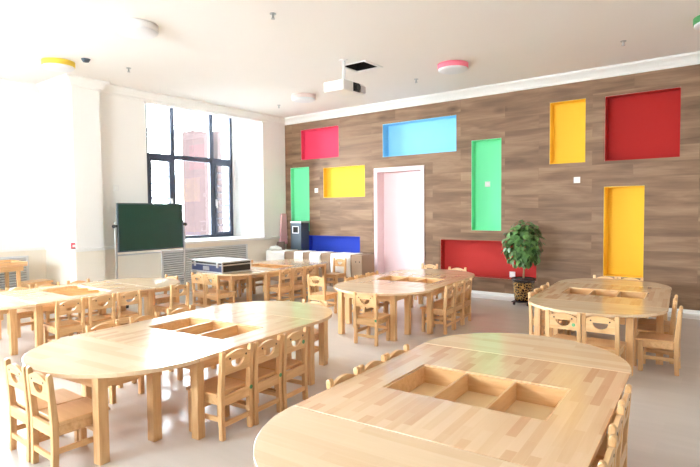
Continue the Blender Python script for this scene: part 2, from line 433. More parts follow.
def cornice(path, name, s=.11):
    """stepped plaster cornice following a path of (x,y) wall points, inward normal to the right of travel"""
    prof = [(0,0),(.02,0),(.025,.03),(.06,.07),(s,.105),(s,.134),(0,.134)]
    bm = B(); rings = []
    n = len(path)
    for i, p in enumerate(path):
        p = Vector(p)
        din = (Vector(path[i])-Vector(path[i-1])).normalized() if i else None
        dout = (Vector(path[i+1])-Vector(path[i])).normalized() if i < n-1 else None
        nr = lambda v: Vector((v.y, -v.x))
        if din is None: m = nr(dout)
        elif dout is None: m = nr(din)
        else:
            a, b = nr(din), nr(dout); m = (a+b); m = m/ (m.dot(a)) if m.length > .01 else a
        rings.append([bm.verts.new((p.x+m.x*q[0], p.y+m.y*q[0], H-.135+q[1])) for q in prof])
    k = len(prof)
    for a, b in zip(rings, rings[1:]):
        for i in range(k): bm.faces.new((a[i],a[(i+1)%k],b[(i+1)%k],b[i]))
    bm.faces.new(rings[0]); bm.faces.new(rings[-1][::-1])
    struct(name, bm, M['plaster'])
e = .0008
cornice([(XB+e, R2[0]+.01), (XB+e, 3.55-e), (-7.6+e, 3.55-e), (-7.6+e, 3.95), (XW+e, 3.95+e), (XW+e, D-e), (X1-e, D-e)], 'trim_4')

bm = B(); box(bm, X1, X1+.2, Y0-.2, D+.35, 0, H); struct('wall_right', bm, M['white_wall'])
FW = (-6.2, -3.2, .9, 2.9)  # added window behind the camera, put in to bring daylight to the left side
bm = B()
box(bm, XW, FW[0], Y0-.2, Y0, 0, H); box(bm, FW[1], X1, Y0-.2, Y0, 0, H); box(bm, FW[0], FW[1], Y0-.2, Y0, 0, FW[2]); box(bm, FW[0], FW[1], Y0-.2, Y0, FW[3], H)
struct('wall_front', bm, M['white_wall'])
bm = B()
for q in ((FW[0]+.001, FW[0]+.06, FW[2]+.001, FW[3]-.001), (FW[1]-.06, FW[1]-.001, FW[2]+.001, FW[3]-.001), (-4.74, -4.66, FW[2]+.06, FW[3]-.06), (FW[0]+.06, FW[1]-.06, FW[2]+.001, FW[2]+.06), (FW[0]+.06, FW[1]-.06, FW[3]-.06, FW[3]-.001)):
    box(bm, q[0], q[1], Y0-.13, Y0-.07, q[2], q[3])
w3 = struct('window_3', bm, M['frame_dark'])
for a, b in ((FW[0]+.05, -4.73), (-4.67, FW[1]-.05)):
    bm = B(); box(bm, a, b, Y0-.104, Y0-.096, FW[2]+.05, FW[3]-.05); obj('pane', bm, M['glass'], w3)

# windows
def window(n, a, b, z0, z1, cols, zt, bars=()):
    X = XB-.07
    bm = B(); w = .05
    e = .001
    a += e; b -= e; z0 += e; z1 -= e
    box(bm, X-.035, X+.035, a, a+w, z0, z1); box(bm, X-.035, X+.035, b-w, b, z0, z1)
    box(bm, X-.035, X+.035, a+w, b-w, z0, z0+w); box(bm, X-.035, X+.035, a+w, b-w, z1-w, z1)
    for c in cols: box(bm, X-.035, X+.035, c-.045, c+.045, z0+w, z1-w)
    ys = [a+w]+[q for c in cols for q in (c-.045, c+.045)]+[b-w]
    for i in range(0, len(ys), 2): box(bm, X-.035, X+.035, ys[i], ys[i+1], zt-.045, zt+.045)
    root = struct('window_%d' % n, bm, M['frame_dark'], .004)
    for i in range(0, len(ys), 2):
        p, q = ys[i], ys[i+1]
        bm = B(); box(bm, X-.004, X+.004, p-.01, q+.01, zt+.035, z1-w+.01); obj('pane', bm, M['glass'], root)
        bm = B()
        if i//2 in bars:      # opening casement: sash, handle, guard bars
            s = .05
            box(bm, X-.03, X+.055, p, p+s, z0+w, zt-.045); box(bm, X-.03, X+.055, q-s, q, z0+w, zt-.045)
            box(bm, X-.03, X+.055, p+s, q-s, z0+w, z0+w+s); box(bm, X-.03, X+.055, p+s, q-s, zt-.045-s, zt-.045)
            sa = obj('sash', bm, M['frame_dark'], root, .004)
            hy_ = q-.025 if i == 0 else p+.025
            bm = B(); box(bm, X+.055, X+.075, hy_-.018, hy_+.018, z0+.62, z0+.76); box(bm, X+.075, X+.095, hy_-.012, hy_+.012, z0+.58, z0+.72)
            obj('handle', bm, M['white_plastic'], sa, .004)
            bm = B(); box(bm, X-.004, X+.004, p+s-.01, q-s+.01, z0+w+s-.01, zt-.045-s+.01); obj('pane', bm, M['glass'], sa)
            bm = B()
            k = 9
            for j in range(1, k+1):
                z = z0+w+s+(zt-.095-s-z0-w)*j/(k+1)
                box(bm, X-.075, X-.055, p-.02, q+.02, z-.014, z+.014)
            obj('guard_bars', bm, M['frame_dark'], root)
        else:
            box(bm, X-.004, X+.004, p-.01, q+.01, z0+w-.01, zt-.035); obj('pane', bm, M['glass'], root)
    return root
window(1, 5.27, 7.24, .85, 3.419, (5.83, 6.72), 2.385, (0, 2))
window(2, .5, 2.9, .85, 3.1, (1.3, 2.1), 2.385)


# outside: a salmon pier of the neighbouring building and pale paving
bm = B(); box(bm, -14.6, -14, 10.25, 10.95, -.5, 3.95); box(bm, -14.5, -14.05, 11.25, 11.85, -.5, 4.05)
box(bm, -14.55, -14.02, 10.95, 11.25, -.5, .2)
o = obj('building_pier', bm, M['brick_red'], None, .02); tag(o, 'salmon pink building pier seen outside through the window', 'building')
bm = B(); box(bm, -60, -8.96, -40, 50, -.6, -.5); struct('ground', bm, M['ground'])

# ------------------------------------------------------------------ tables
R_T, Z_T, TH = .595, .50, .024
SEAM = .62
def leg_box(x, y, s=.058, top=Z_T-TH-.0005):
    bm = B(); box(bm, x-s/2, x+s/2, y-s/2, y+s/2, .0005, top); return bm

def make_half(label, loc, rz):
    """half-round table: straight edge on local y=0, curve towards -y"""
    t = thing('half_round_table', label, 'table', loc, rz, 'half round tables ending the table sets')
    pts = [(-R_T+.001, -.0015)]
    n = 40
    for i in range(n+1):
        a = PI + PI*i/n
        pts.append((R_T*math.cos(a), R_T*math.sin(a)-.003))
    pts.append((R_T-.001, -.0015))
    pts = [p for i, p in enumerate(pts) if i == 0 or (Vector(p)-Vector(pts[i-1])).length > 1e-3]
    bm = B(); extrude_poly(bm, pts, lambda p, k: (p[0], p[1], Z_T-TH if k == 0 else Z_T))
    obj('tabletop', bm, M['topx'], t, .005, 3)
    L = [(-.325,-.44),(.325,-.44),(-.33,-.11),(.33,-.11)]
    for x, y in L: obj('leg', leg_box(x, y), M['wood_z'], t, .004)
    z0, z1 = Z_T-TH-.07, Z_T-TH-.0005
    for (a, b, mt) in ((L[0],L[1],'wood_x'),(L[2],L[0],'wood_y'),(L[1],L[3],'wood_y'),(L[2],L[3],'wood_x')):
        a, b = Vector(a), Vector(b); d = (b-a).normalized()
        p, q = a+d*.034, b-d*.034
        bm = B(); bar(bm, (p.x,p.y,(z0+z1)/2), (q.x,q.y,(z0+z1)/2), .02, z1-z0); obj('apron', bm, M[mt], t, .002)
    return t

def make_centre(label, loc, rz):
    t = thing('tray_table', label, 'table', loc, rz, 'square middle tables with three sunken bins')
    w = R_T-.001; hl = SEAM-.001
    tx, ty = .385, .215
    bm = B()
    xs = (-w,-tx,tx,w); ys = (-hl,-ty,ty,hl)
    vd = {}
    def V(i, j, k):
        if (i,j,k) not in vd: vd[(i,j,k)] = bm.verts.new((xs[i], ys[j], (Z_T-TH, Z_T)[k]))
        return vd[(i,j,k)]
    for i in range(3):
        for j in range(3):
            if i == 1 and j == 1: continue
            bm.faces.new((V(i,j,1),V(i+1,j,1),V(i+1,j+1,1),V(i,j+1,1))); bm.faces.new((V(i,j,0),V(i,j+1,0),V(i+1,j+1,0),V(i+1,j,0)))
    for i in range(3):
        bm.faces.new((V(i,0,0),V(i+1,0,0),V(i+1,0,1),V(i,0,1))); bm.faces.new((V(i+1,3,0),V(i,3,0),V(i,3,1),V(i+1,3,1)))
        bm.faces.new((V(0,i+1,0),V(0,i,0),V(0,i,1),V(0,i+1,1))); bm.faces.new((V(3,i,0),V(3,i+1,0),V(3,i+1,1),V(3,i,1)))
    for p, q in (((1,1),(2,1)),((2,1),(2,2)),((2,2),(1,2)),((1,2),(1,1))):
        bm.faces.new((V(*p,0),V(*p,1),V(*q,1),V(*q,0)))
    obj('tabletop', bm, M['topy'], t, .003, 2)
    zt, zb, g = Z_T-.006, Z_T-.105, .012
    bm = B()
    a, b = tx-.0005, ty-.0005
    box(bm, -a, a, -b, -b+g, zb, zt); box(bm, -a, a, b-g, b, zb, zt); box(bm, -a, -a+g, -b+g, b-g, zb, zt); box(bm, a-g, a, -b+g, b-g, zb, zt)
    tr = obj('bin_tray', bm, M['wood_x'], t, .0015, 1)
    bm = B(); box(bm, -a+g+.0005, a-g-.0005, -b+g+.0005, b-g-.0005, zb, zb+.008); obj('tray_bottom', bm, M['pine'], tr)
    for x in (-.127, .127):
        bm = B(); box(bm, x-.007, x+.007, -b+g+.0005, b-g-.0005, zb+.0085, zt); obj('divider', bm, M['wood_y'], tr, .0015, 1)
    L = [(-.53,-.58),(.53,-.58),(-.53,.58),(.53,.58)]
    for x, y in L: obj('leg', leg_box(x, y), M['wood_z'], t, .004)
    z0, z1 = Z_T-TH-.07, Z_T-TH-.0005
    for y in (-.58,.58): bm = B(); box(bm, -.4995, .4995, y-.01, y+.01, z0, z1); obj('apron', bm, M['wood_x'], t, .002)
    for x in (-.53,.53): bm = B(); box(bm, x-.01, x+.01, -.5495, .5495, z0, z1); obj('apron', bm, M['wood_y'], t, .002)
    return t

# ------------------------------------------------------------------ chair (faces local +Y, back at y<0)
def lean(z): return -.135-.022*max(0, (z-.27)/.25)
def rear_leg(sx):
    w = .03; x0, x1 = sx*.119-w/2, sx*.119+w/2
    prof = [(-.157,.0005),(-.124,.0005),(-.119,.14),(-.117,.27)]
    top = []
    for i in range(7):
        a = PI*i/6; top.append((lean(.52)+.0135*math.cos(a)+.004, .517+.0135*math.sin(a)))
    back = [(-.152,.27),(-.152,.14)]
    pts = prof+top+back
    bm = B(); extrude_poly(bm, pts, lambda p, k: ((x0, x1)[k], p[0], p[1]))
    return bm
def back_panel():
    hw = .1032
    outer = [(-hw,.385),(hw,.385),(hw,.492)]
    n = 14
    for i in range(n+1):
        x = hw-.012-(2*hw-.024)*i/n
        outer.append((x, .496+.022*(1-(x/(hw-.012))**2)))
    outer.append((-hw,.492))
    hole = [(.055,.463)]+[(.055*math.cos(a), .459-.046*math.sin(a)) for a in [PI*i/12 for i in range(0,13)]]+[(-.055,.463)]
    bm = B()
    def loop(pts, off): return [bm.verts.new((p[0], lean(p[1])+off, p[1])) for p in pts]
    faces = []
    L = []
    for off in (-.009, .009):
        o, h = loop(outer, off), loop(hole, off); L.append((o, h))
        es = []
        for r in (o, h):
            for i in range(len(r)): es.append(bm.edges.new((r[i], r[(i+1)%len(r)])))
        bmesh.ops.triangle_fill(bm, edges=es, use_beauty=True, use_dissolve=False)
    for k in (0, 1):
        a, b = L[0][k], L[1][k]
        for i in range(len(a)): bm.faces.new((a[i], a[(i+1)%len(a)], b[(i+1)%len(a)], b[i]))
    bmesh.ops.recalc_face_normals(bm, faces=bm.faces)
    return bm
def make_chair(label, loc, rz):
    t = thing('nursery_chair', label, 'chair', loc, rz, 'small wooden chairs with smile cut-outs')
    for s in (-1, 1): obj('leg', rear_leg(s), M['wood_z'], t, .004)
    for s in (-1, 1):
        bm = B(); box(bm, s*.117-.017, s*.117+.017, .100, .134, .0005, .2545); obj('leg', bm, M['wood_z'], t, .004)
    bp = obj('backrest', back_panel(), M['wood_x'], t)
    for s in (-1, 1):
        bm = B(); z = .478; cyl(bm, (s*.068, lean(z), z), .0065, -.0105, .0105, 12, axis='y'); obj('screw_cap', bm, M['dark_screw'], bp)
    bm = B(); box(bm, -.1345, .1345, -.116, .152, .255, .275); obj('seat', bm, M['seatwood'], t, .005)
    bm = B()
    box(bm, -.1035, .1035, -.150, -.132, .20, .262); box(bm, -.0995, .0995, .108, .126, .205, .2545)
    for s in (-1, 1): box(bm, s*.117-.008, s*.117+.008, -.1165, .0995, .205, .2545)
    obj('seat_frame', bm, M['wood_x'], t, .002, 1)
    for s in (-1, 1): bm = B(); box(bm, s*.117-.008, s*.117+.008, -.1195, .0995, .105, .135); obj('stretcher', bm, M['wood_y'], t, .002, 1)
    bm = B(); box(bm, -.1035, .1035, -.150, -.134, .075, .105); obj('stretcher', bm, M['wood_x'], t, .002, 1)
    bm = B(); box(bm, -.0995, .0995, .109, .125, .12, .15); obj('stretcher', bm, M['wood_x'], t, .002, 1)
    return t

SETS = {  # centre x, y, yaw degrees, half width, half length of the middle table
 'fr': (-1.02, 2.31, 3.2, .587, .64),
 'fl': (-3.183, 2.398, 5.5, .605, .60),
 'mid': (-3.33, 5.568, 5.5, .587, .624),
 'rt': (-1.153, 5.74, 4.8, .570, .65),
 'lf': (-5.907, 2.725, -.5, .595, .62),
 'bk': (-6.032, 5.75, 3.2, .592, .62),
}
TL = {
 'fr': ('half-round wooden table end cut off at the bottom of the photo, lower right', 'square wooden table with three empty bins in the lower right foreground', 'half-round wooden table end at the far side of the lower right foreground set'),
 'fl': ('half-round wooden table end with two chairs tucked in at the lower left', 'square wooden three-bin table in the middle of the left foreground set', 'half-round wooden table end at the far right of the left foreground set'),
 'mid': ('half-round wooden table end with one chair before it, facing the camera, mid room', 'square wooden three-bin table in front of the pink doorway', 'half-round wooden table end nearest the low red wall panel'),
 'rt': ('half-round wooden table end nearest the camera in the set by the right wall', 'square wooden three-bin table reflecting the tall yellow wall panel', 'half-round wooden table end closest to the tall yellow wall panel'),
 'lf': ('half-round wooden table end cut off by the left edge of the photo', 'square wooden three-bin table below the white column at left', 'half-round wooden table end right in front of the green chalkboard'),
 'bk': ('half-round wooden table end carrying the black flight case', 'square wooden three-bin table just behind the flight case', 'half-round wooden table end nearest the cartons and charcoal bin'),
}
proto = {}
for key, (cx, cy, yw, hw, hl) in SETS.items():
    a = math.radians(yw); c, s = math.cos(a), math.sin(a)
    P = lambda x, y: (cx+x*c-y*s, cy+x*s+y*c, 0)
    if not proto:
        n_ = make_half(TL[key][0], P(0,-hl), a); m_ = make_centre(TL[key][1], P(0,0), a)
        proto['h'] = n_; proto['c'] = m_
    else:
        n_ = copy_thing(proto['h'], P(0,-hl), a, TL[key][0]); m_ = copy_thing(proto['c'], P(0,0), a, TL[key][1])
    f_ = copy_thing(proto['h'], P(0,hl), a+PI, TL[key][2])
    n_.scale = f_.scale = (hw/R_T, hw/R_T, 1); m_.scale = (hw/R_T, hl/SEAM, 1)

# ------------------------------------------------------------------ chairs: (set, local x, local y of the BACK, facing degrees: 0=+Y 90=-X 180=-Y 270=+X, label)
CH = []
def ch(key, lx, ly, f, label, st=None): CH.append((key, lx, ly, f, label, st))
nm = {'fr': 'lower right foreground table set', 'fl': 'left foreground table set', 'mid': 'table set before the pink doorway', 'rt': 'table set below the tall yellow panel', 'lf': 'table set before the chalkboard', 'bk': 'table set with the flight case'}
o3 = ('nearest', 'middle', 'farthest')
for i, y in enumerate((-.22, .06, .33)): ch('fr', -.615, y, 270, '%s wooden chair on the left side of the %s' % (o3[i], nm['fr']))
for i, y in enumerate((-.42, -.08, .22)): ch('fr', (.635,.62,.615)[i], y, 90, '%s wooden chair on the right side of the %s' % (o3[i], nm['fr']))
for i, y in enumerate((-.396, -.121, .154)): ch('fl', (.71,.72,.73)[i], y, 90, '%s wooden chair on the right side of the %s' % (o3[i], nm['fl']), ('low', 'low', 'panel')[i])
for i, y in enumerate((-.36, 0, .36)): ch('fl', -.70, y, 270, '%s wooden chair on the left side of the %s' % (o3[i], nm['fl']))
ch('fl', -.143, -1.245, -5.5, 'left one of two wooden chairs at the near end of the %s' % nm['fl'])
ch('fl', .131, -1.265, -5.5, 'right one of two wooden chairs at the near end of the %s' % nm['fl'])
ch('fl', .125, 1.225, 186, 'wooden chair tucked under the far end of the %s' % nm['fl'])
ch('mid', .152, -1.36, 0, 'wooden chair alone at the near end of the %s' % nm['mid'], 'low')
for i, y in enumerate((-.415, -.135, .145)): ch('mid', .70, y, 90, '%s wooden chair on the right side of the %s' % (o3[i], nm['mid']))
for i, y in enumerate((-.30, -.01, .28)): ch('mid', -.68, y, 270, '%s wooden chair on the left side of the %s' % (o3[i], nm['mid']))
ch('mid', -.42, 1.62, 180, 'wooden chair pulled back before the pink doorway behind a table end')
ch('mid', .13, 1.34, 180, 'wooden chair tucked at the table end below the low red panel')
for i, y in enumerate((-.41, -.12, .17)): ch('rt', -.615, y, 270, '%s wooden chair on the left side of the %s' % (o3[i], nm['rt']))
ch('rt', -.137, -1.40, -4.8, 'left wooden chair at the near end of the %s' % nm['rt'], 'panel')
ch('rt', .134, -1.40, -4.8, 'right wooden chair at the near end of the %s' % nm['rt'])
for i, y in enumerate((-.785, -.425, -.135)): ch('rt', (.662,.62,.62)[i], y, 88, '%s wooden chair on the right side of the %s' % (o3[i], nm['rt']))
ch('rt', -.137, 1.26, 180, 'left one of two chairs peeking over the far end below the yellow panel')
ch('rt', .138, 1.26, 180, 'right one of two chairs peeking over the far end below the yellow panel')
for i, y in enumerate((-.38, -.07, .22)): ch('lf', .76, y, 90, '%s wooden chair on the right side of the %s' % (o3[i], nm['lf']))
for i, y in enumerate((-.30, 0, .36)): ch('lf', -.69, y, 270, '%s wooden chair on the column side of the %s' % (o3[i], nm['lf']))
ch('lf', .70, .87, 98, 'wooden chair turned in at the right end of the %s' % nm['lf'])
ch('lf', -.12, 1.30, 180, 'wooden chair at the chalkboard end of the %s' % nm['lf'])
ch('bk', .034, -1.40, -3, 'left one of two wooden chairs below the black flight case')
ch('bk', .309, -1.41, -3, 'right one of two wooden chairs below the black flight case')
for i, y in enumerate((-.415, -.135, .145)): ch('bk', .76, y, 90, '%s wooden chair on the right side of the %s' % (o3[i], nm['bk']))
for i, y in enumerate((-.40, -.08, .24)): ch('bk', -.69, y, 270, '%s wooden chair on the window side of the %s' % (o3[i], nm['bk']))
ch('bk', .42, 1.397, 180, 'wooden chair facing the camera beside the rightmost carton')
ch(None, -4.42, 5.06, 5, 'wooden chair standing apart between the left foreground and back table sets')

first = None
bm_st = None
for key, lx, ly, f, label, st in CH:
    if key:
        cx, cy, yw = SETS[key][:3]
    else:
        cx, cy, yw = 0, 0, 0
    a = math.radians(yw); c, s = math.cos(a), math.sin(a)
    rz = a+math.radians(f)
    bx, by = cx+lx*c-ly*s, cy+lx*s+ly*c           # position of the backrest
    loc = (bx+math.sin(rz)*-.16*1, by+math.cos(rz)*.16, 0)
    if first is None:
        first = make_chair(label, loc, rz); t = first
    else:
        t = copy_thing(first, loc, rz, label)
    CH_last = t
    if st:
        bm = B()
        if st == 'low': cyl(bm, (.119, -.1525, .255), .013, -.0015, .0015, 16, axis='y')
        else: cyl(bm, (.080, lean(.43)-.0105, .43), .014, -.0015, .0015, 16, axis='y')
        so = obj('sticker', bm, M['sticker'], t); so['label'] = 'round green sticker'
        if label == first['label']: pass

# ------------------------------------------------------------------ chalkboard on stand
ang = math.atan2(1.18, -.10)
cb = thing('chalkboard', 'green chalkboard on a grey wheeled metal stand before the window wall', 'chalkboard', (-7.25, 4.525, 0), ang-PI)
w = .562
bm = B(); box(bm, -w, w, -.012, .012, .80, 1.475); obj('board', bm, M['board'], cb)
bm = B()
f = .018
box(bm, -w-f, -w-.0005, -.017, .017, .80-f, 1.475+f); box(bm, w+.0005, w+f, -.017, .017, .80-f, 1.475+f); box(bm, -w, w, -.017, .017, .80-f, .7995); box(bm, -w, w, -.017, .017, 1.4755, 1.475+f)
obj('board_frame', bm, M['charcoal'], cb, .003)
for s in (-1, 1):
    x = s*(w+.045)
    bm = B(); bar(bm, (x,0,.075), (x,0,1.22), .026, .026); obj('post', bm, M['chrome'], cb, .003)
    bm = B(); bar(bm, (x,-.24,.065), (x,.24,.065), .03, .02); ft = obj('foot', bm, M['chrome'], cb, .003)
    for q in (-1, 1):
        bm = B(); cyl(bm, (x, q*.22, .0265), .026, -.011, .011, 18, axis='x'); obj('caster', bm, M['rubber'], ft)
    bm = B(); cyl(bm, (x, 0, 1.16), .022, -.02, .02, 16, axis='x'); cyl(bm, (x+s*.03, 0, 1.16), .028, -.008, .008, 16, axis='x'); obj('pivot_knob', bm, M['rubber'], cb)
bm = B(); bar(bm, (-w-.03,0,.74), (w+.03,0,.74), .02, .02); obj('cross_bar', bm, M['chrome'], cb)

# ------------------------------------------------------------------ grilles
def grille(y0, y1, z0, z1, X, label):
    t = thing('radiator_grille', label, 'grille', (X, (y0+y1)/2, z0))
    hy = (y1-y0)/2; hh = z1-z0; fw = .03
    bm = B(); box(bm, .0005, .02, -hy, -hy+fw, 0, hh); box(bm, .0005, .02, hy-fw, hy, 0, hh); box(bm, .0005, .02, -hy+fw, hy-fw, 0, fw); box(bm, .0005, .02, -hy+fw, hy-fw, hh-fw, hh)
    obj('grille_frame', bm, M['grille'], t)
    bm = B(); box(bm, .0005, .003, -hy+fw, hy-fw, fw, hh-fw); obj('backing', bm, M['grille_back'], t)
    bm = B(); n = int((hh-2*fw)/.036)
    for i in range(n):
        z = fw+(i+.5)*(hh-2*fw)/n
        bar(bm, (.011, -hy+fw, z), (.011, hy-fw, z), .012, .022, up=(.5,0,.85))
    obj('slats', bm, M['grille'], t)
grille(4.95, 6.80, .12, .735, XW+.0155, 'long white louvred radiator grille below the window behind the chalkboard')
grille(1.3, 3.28, .12, .73, XB+.0155, 'white louvred radiator grille at the left edge behind the small desk')

# ------------------------------------------------------------------ small desk and stools at left
t = thing('small_desk', 'small wooden desk at the left edge before the louvred grille', 'desk', (-8.1, 2.45, 0))
bm = B(); box(bm, -.28, .28, -.55, .55, .64, .665); obj('tabletop', bm, M['topy'], t, .004)
bm = B()
for q in ((-.28,.28,-.55,-.53),(-.28,.28,.53,.55),(-.28,-.26,-.53,.53),(.26,.28,-.53,.53)): box(bm, *q, .6655, .70)
obj('rim', bm, M['wood_y'], t, .002)
bm = B(); 
for q in ((-.25,.25,-.51,-.49),(-.25,.25,.49,.51),(-.25,-.23,-.49,.49),(.23,.25,-.49,.49)): box(bm, *q, .575, .6395)
obj('apron', bm, M['wood_y'], t, .002)
for sx in (-1,1):
    for sy in (-1,1):
        bm = B(); box(bm, sx*.2-.022, sx*.2+.022, sy*.46-.022, sy*.46+.022, .0005, .6395); obj('leg', bm, M['wood_z'], t, .003)
def stool(label, loc):
    t = thing('wooden_stool', label, 'stool', loc, 0, 'low wooden stools at the left')
    bm = B(); box(bm, -.15, .15, -.17, .17, .36, .385); obj('seat', bm, M['seatwood'], t, .004)
    bm = B()
    for q in ((-.13,.13,-.15,-.13),(-.13,.13,.13,.15),(-.13,-.11,-.13,.13),(.11,.13,-.13,.13)): box(bm, *q, .26, .3595)
    obj('apron', bm, M['wood_y'], t, .002)
    for sx in (-1,1):
        for sy in (-1,1):
            bm = B(); box(bm, sx*.095-.0145, sx*.095+.0145, sy*.115-.0145, sy*.115+.0145, .0005, .3595); obj('leg', bm, M['wood_z'], t, .003)
    return t
st = stool('low wooden stool beside the small desk below the white column', (-8.15, 3.23, 0))
copy_thing(st, (-7.62, 2.45, 0), 0, 'low wooden stool tucked in front of the small desk at the left edge')

# ------------------------------------------------------------------ flight case
fc = thing('flight_case', 'black and silver flight case lying on the back table end', 'case', (-6.10, 4.90, Z_T+.001), math.radians(-3))
hx_, hy_, hz_ = .372, .248, .16
bm = B(); box(bm, -hx_, hx_, -hy_, hy_, .006, hz_*.68)
bm.normal_update()
for f_ in bm.faces: f_.material_index = 1 if abs(f_.normal.x) > .9 else 0
obj('case_body', bm, [M['navy'], M['black']], fc)
bm = B(); box(bm, -hx_, hx_, -hy_, hy_, hz_*.70, hz_-.004); obj('case_lid', bm, M['black'], fc)
bm = B(); box(bm, -hx_+.02, hx_-.02, -hy_+.02, hy_-.02, hz_-.0038, hz_+.001); obj('lid_panel', bm, M['white_plastic'], fc)
bm = B(); e = .016; o = .004
X_, Y_ = hx_+o, hy_+o
for sx in (-1,1):
    for sy in (-1,1):
        xa, xb = sorted((sx*X_, sx*(X_-e))); ya, yb = sorted((sy*Y_, sy*(Y_-e)))
        box(bm, xa, xb, ya, yb, 0, hz_)
for z0_, z1_ in ((0,.018),(hz_*.64,hz_*.74),(hz_-.018,hz_)):
    for sy in (-1,1):
        ya, yb = sorted((sy*Y_, sy*(Y_-.012))); box(bm, -X_+e, X_-e, ya, yb, z0_, z1_)
    for sx in (-1,1):
        xa, xb = sorted((sx*X_, sx*(X_-.012))); box(bm, xa, xb, -Y_+e, Y_-e, z0_, z1_)
obj('metal_edging', bm, M['chrome'], fc)
for x in (-.27,.27):
    bm = B(); box(bm, x-.022, x+.022, -Y_-.012, -Y_-.0005, hz_*.46, hz_*.9); obj('latch', bm, M['chrome'], fc, .003)
bm = B(); box(bm, -.07, .07, -Y_-.008, -hy_-.0005, .03, .085); box(bm, -.05, .05, -Y_-.016, -Y_-.0085, .04, .055); obj('handle', bm, M['chrome'], fc, .003)

# ------------------------------------------------------------------ cartons, bin, bag
CB = [(-7.23, .74), (-6.65, .37), (-6.21, .48), (-5.605, .68)]
cl = ('leftmost brown carton of the row draped with white cloth near the corner', 'second brown carton from the left, below the charcoal bin', 'third brown carton from the left, below the royal blue panel', 'rightmost brown carton of the row with two small round holes in its front')
cloths = ('white cloth draped over the leftmost carton', 'white cloth draped over the carton below the charcoal bin', 'white cloth draped over the carton left of centre of the blue panel', 'white cloth draped over the rightmost carton')
for i, (x, wd) in enumerate(CB):
    y0, y1, h_ = 7.23, 7.61, .585
    t = thing('carton', cl[i], 'carton', (x, (y0+y1)/2, 0), 0, 'brown cartons along the wood wall')
    bm = B(); k = .008; a, b = wd/2, .19
    box(bm, -a, a, -b, b, .0005, k); box(bm, -a, a, -b, -b+k, k, h_); box(bm, -a, a, b-k, b, k, h_); box(bm, -a, -a+k, -b+k, b-k, k, h_); box(bm, a-k, a, -b+k, b-k, k, h_)
    box(bm, -a+k, a-k, -b+k, b-k, h_-.01, h_)
    obj('box_body', bm, M['carton'], t, .002, 1)
    if i == 3:
        for q in (-.03, .05):
            bm = B(); cyl(bm, (.24+q, -b-.0008, .47), .012, -.0015, .0005, 12, axis='y'); obj('hand_hole', bm, M['hole'], t)
    # draped cloth: top sheet and front fall
    bm = B(); nx, ny = 10, 14
    x0_, x1_ = x-wd*.49, x+wd*(.2, .12, .06, .16)[i]
    drop = (.22, .2, .26, .36)[i]
    grid = []
    for r_ in range(ny+1):
        v = r_/ny*(.36+drop); row = []
        for c_ in range(nx+1):
            u = c_/nx; px_ = x0_+(x1_-x0_)*u
            if v < .36: p = (px_, y1-.02-v, h_+.004+.002*math.sin(9*u+5*v))
            else: p = (px_+.01*math.sin(v*9), y0-.006-.006*(1+math.sin(14*u+i)), h_+.004-(v-.36)*(1+.12*math.sin(5*u+i)))
            row.append(bm.verts.new(p))
        grid.append(row)
    for r_ in range(ny):
        for c_ in range(nx):
            fc_ = bm.faces.new((grid[r_][c_],grid[r_][c_+1],grid[r_+1][c_+1],grid[r_+1][c_])); fc_.smooth = True
    co = obj('cloth', bm, M['cloth']); tag(co, cloths[i], 'cloth', 'white cloths on the cartons')
    sd = co.modifiers.new('thickness', 'SOLIDIFY'); sd.thickness = .003; sd.offset = 1
bn = thing('litter_bin', 'tall charcoal bin with white-framed square opening in the corner', 'bin', (-7.17, 7.745, 0))
bm = B(); box(bm, -.14, .14, -.12, .12, .0005, 1.12); obj('bin_body', bm, M['charcoal'], bn, .006)
bm = B(); box(bm, -.148, .148, -.128, .128, 1.1205, 1.155); obj('bin_rim', bm, M['chrome'], bn, .006)
bm = B()
for q in ((-.085,.085,.915,.93),(-.085,.085,1.045,1.06),(-.085,-.07,.93,1.045),(.07,.085,.93,1.045)): box(bm, q[0], q[1], -.13, -.1205, q[2], q[3])
of = obj('opening_frame', bm, M['white_plastic'], bn)
bm = B(); box(bm, -.07, .07, -.1225, -.1205, .93, 1.045); obj('opening', bm, M['hole'], of)
# folded dark board and white bag lying on the leftmost carton
bm = B(); extrude_poly(bm, [(-.10,0),(.22,0),(.22,.17),(-.02,.16)], lambda p, k: (-7.52+p[0]*.8, 7.47+k*.02, .586+p[1]))
o = obj('brown_flap_board', bm, M['dark_brown'], None, .002); tag(o, 'dark brown board standing on the leftmost carton below the pink strip', 'board')
bm = B()
bmesh.ops.create_icosphere(bm, subdivisions=3, radius=1)
for v in bm.verts:
    q = v.co; n_ = 1+.08*math.sin(7*q.x+3*q.y)+.06*math.sin(9*q.y+5*q.z)
    v.co = Vector((q.x*.15*n_, q.y*.09*n_, max(-.03, q.z*.055*n_)))
for f_ in bm.faces: f_.smooth = True
o = obj('white_bag', bm, M['white_plastic']); o.location = (-7.42, 7.30, .5925+.031)
tag(o, 'white plastic bag lying at the left end of the cartons', 'bag')
# pink pad hanging at the corner
bm = B()
extrude_poly(bm, [(7.66,.68),(7.885,.68),(7.86,1.31),(7.72,1.31)], lambda p, k: (XW+.02+.04*k, p[0], p[1]))
o = obj('pink_pad', bm, M['pinkpad'], None, .01); tag(o, 'pink strip hanging on the white wall at the corner left of the wood wall', 'pad')

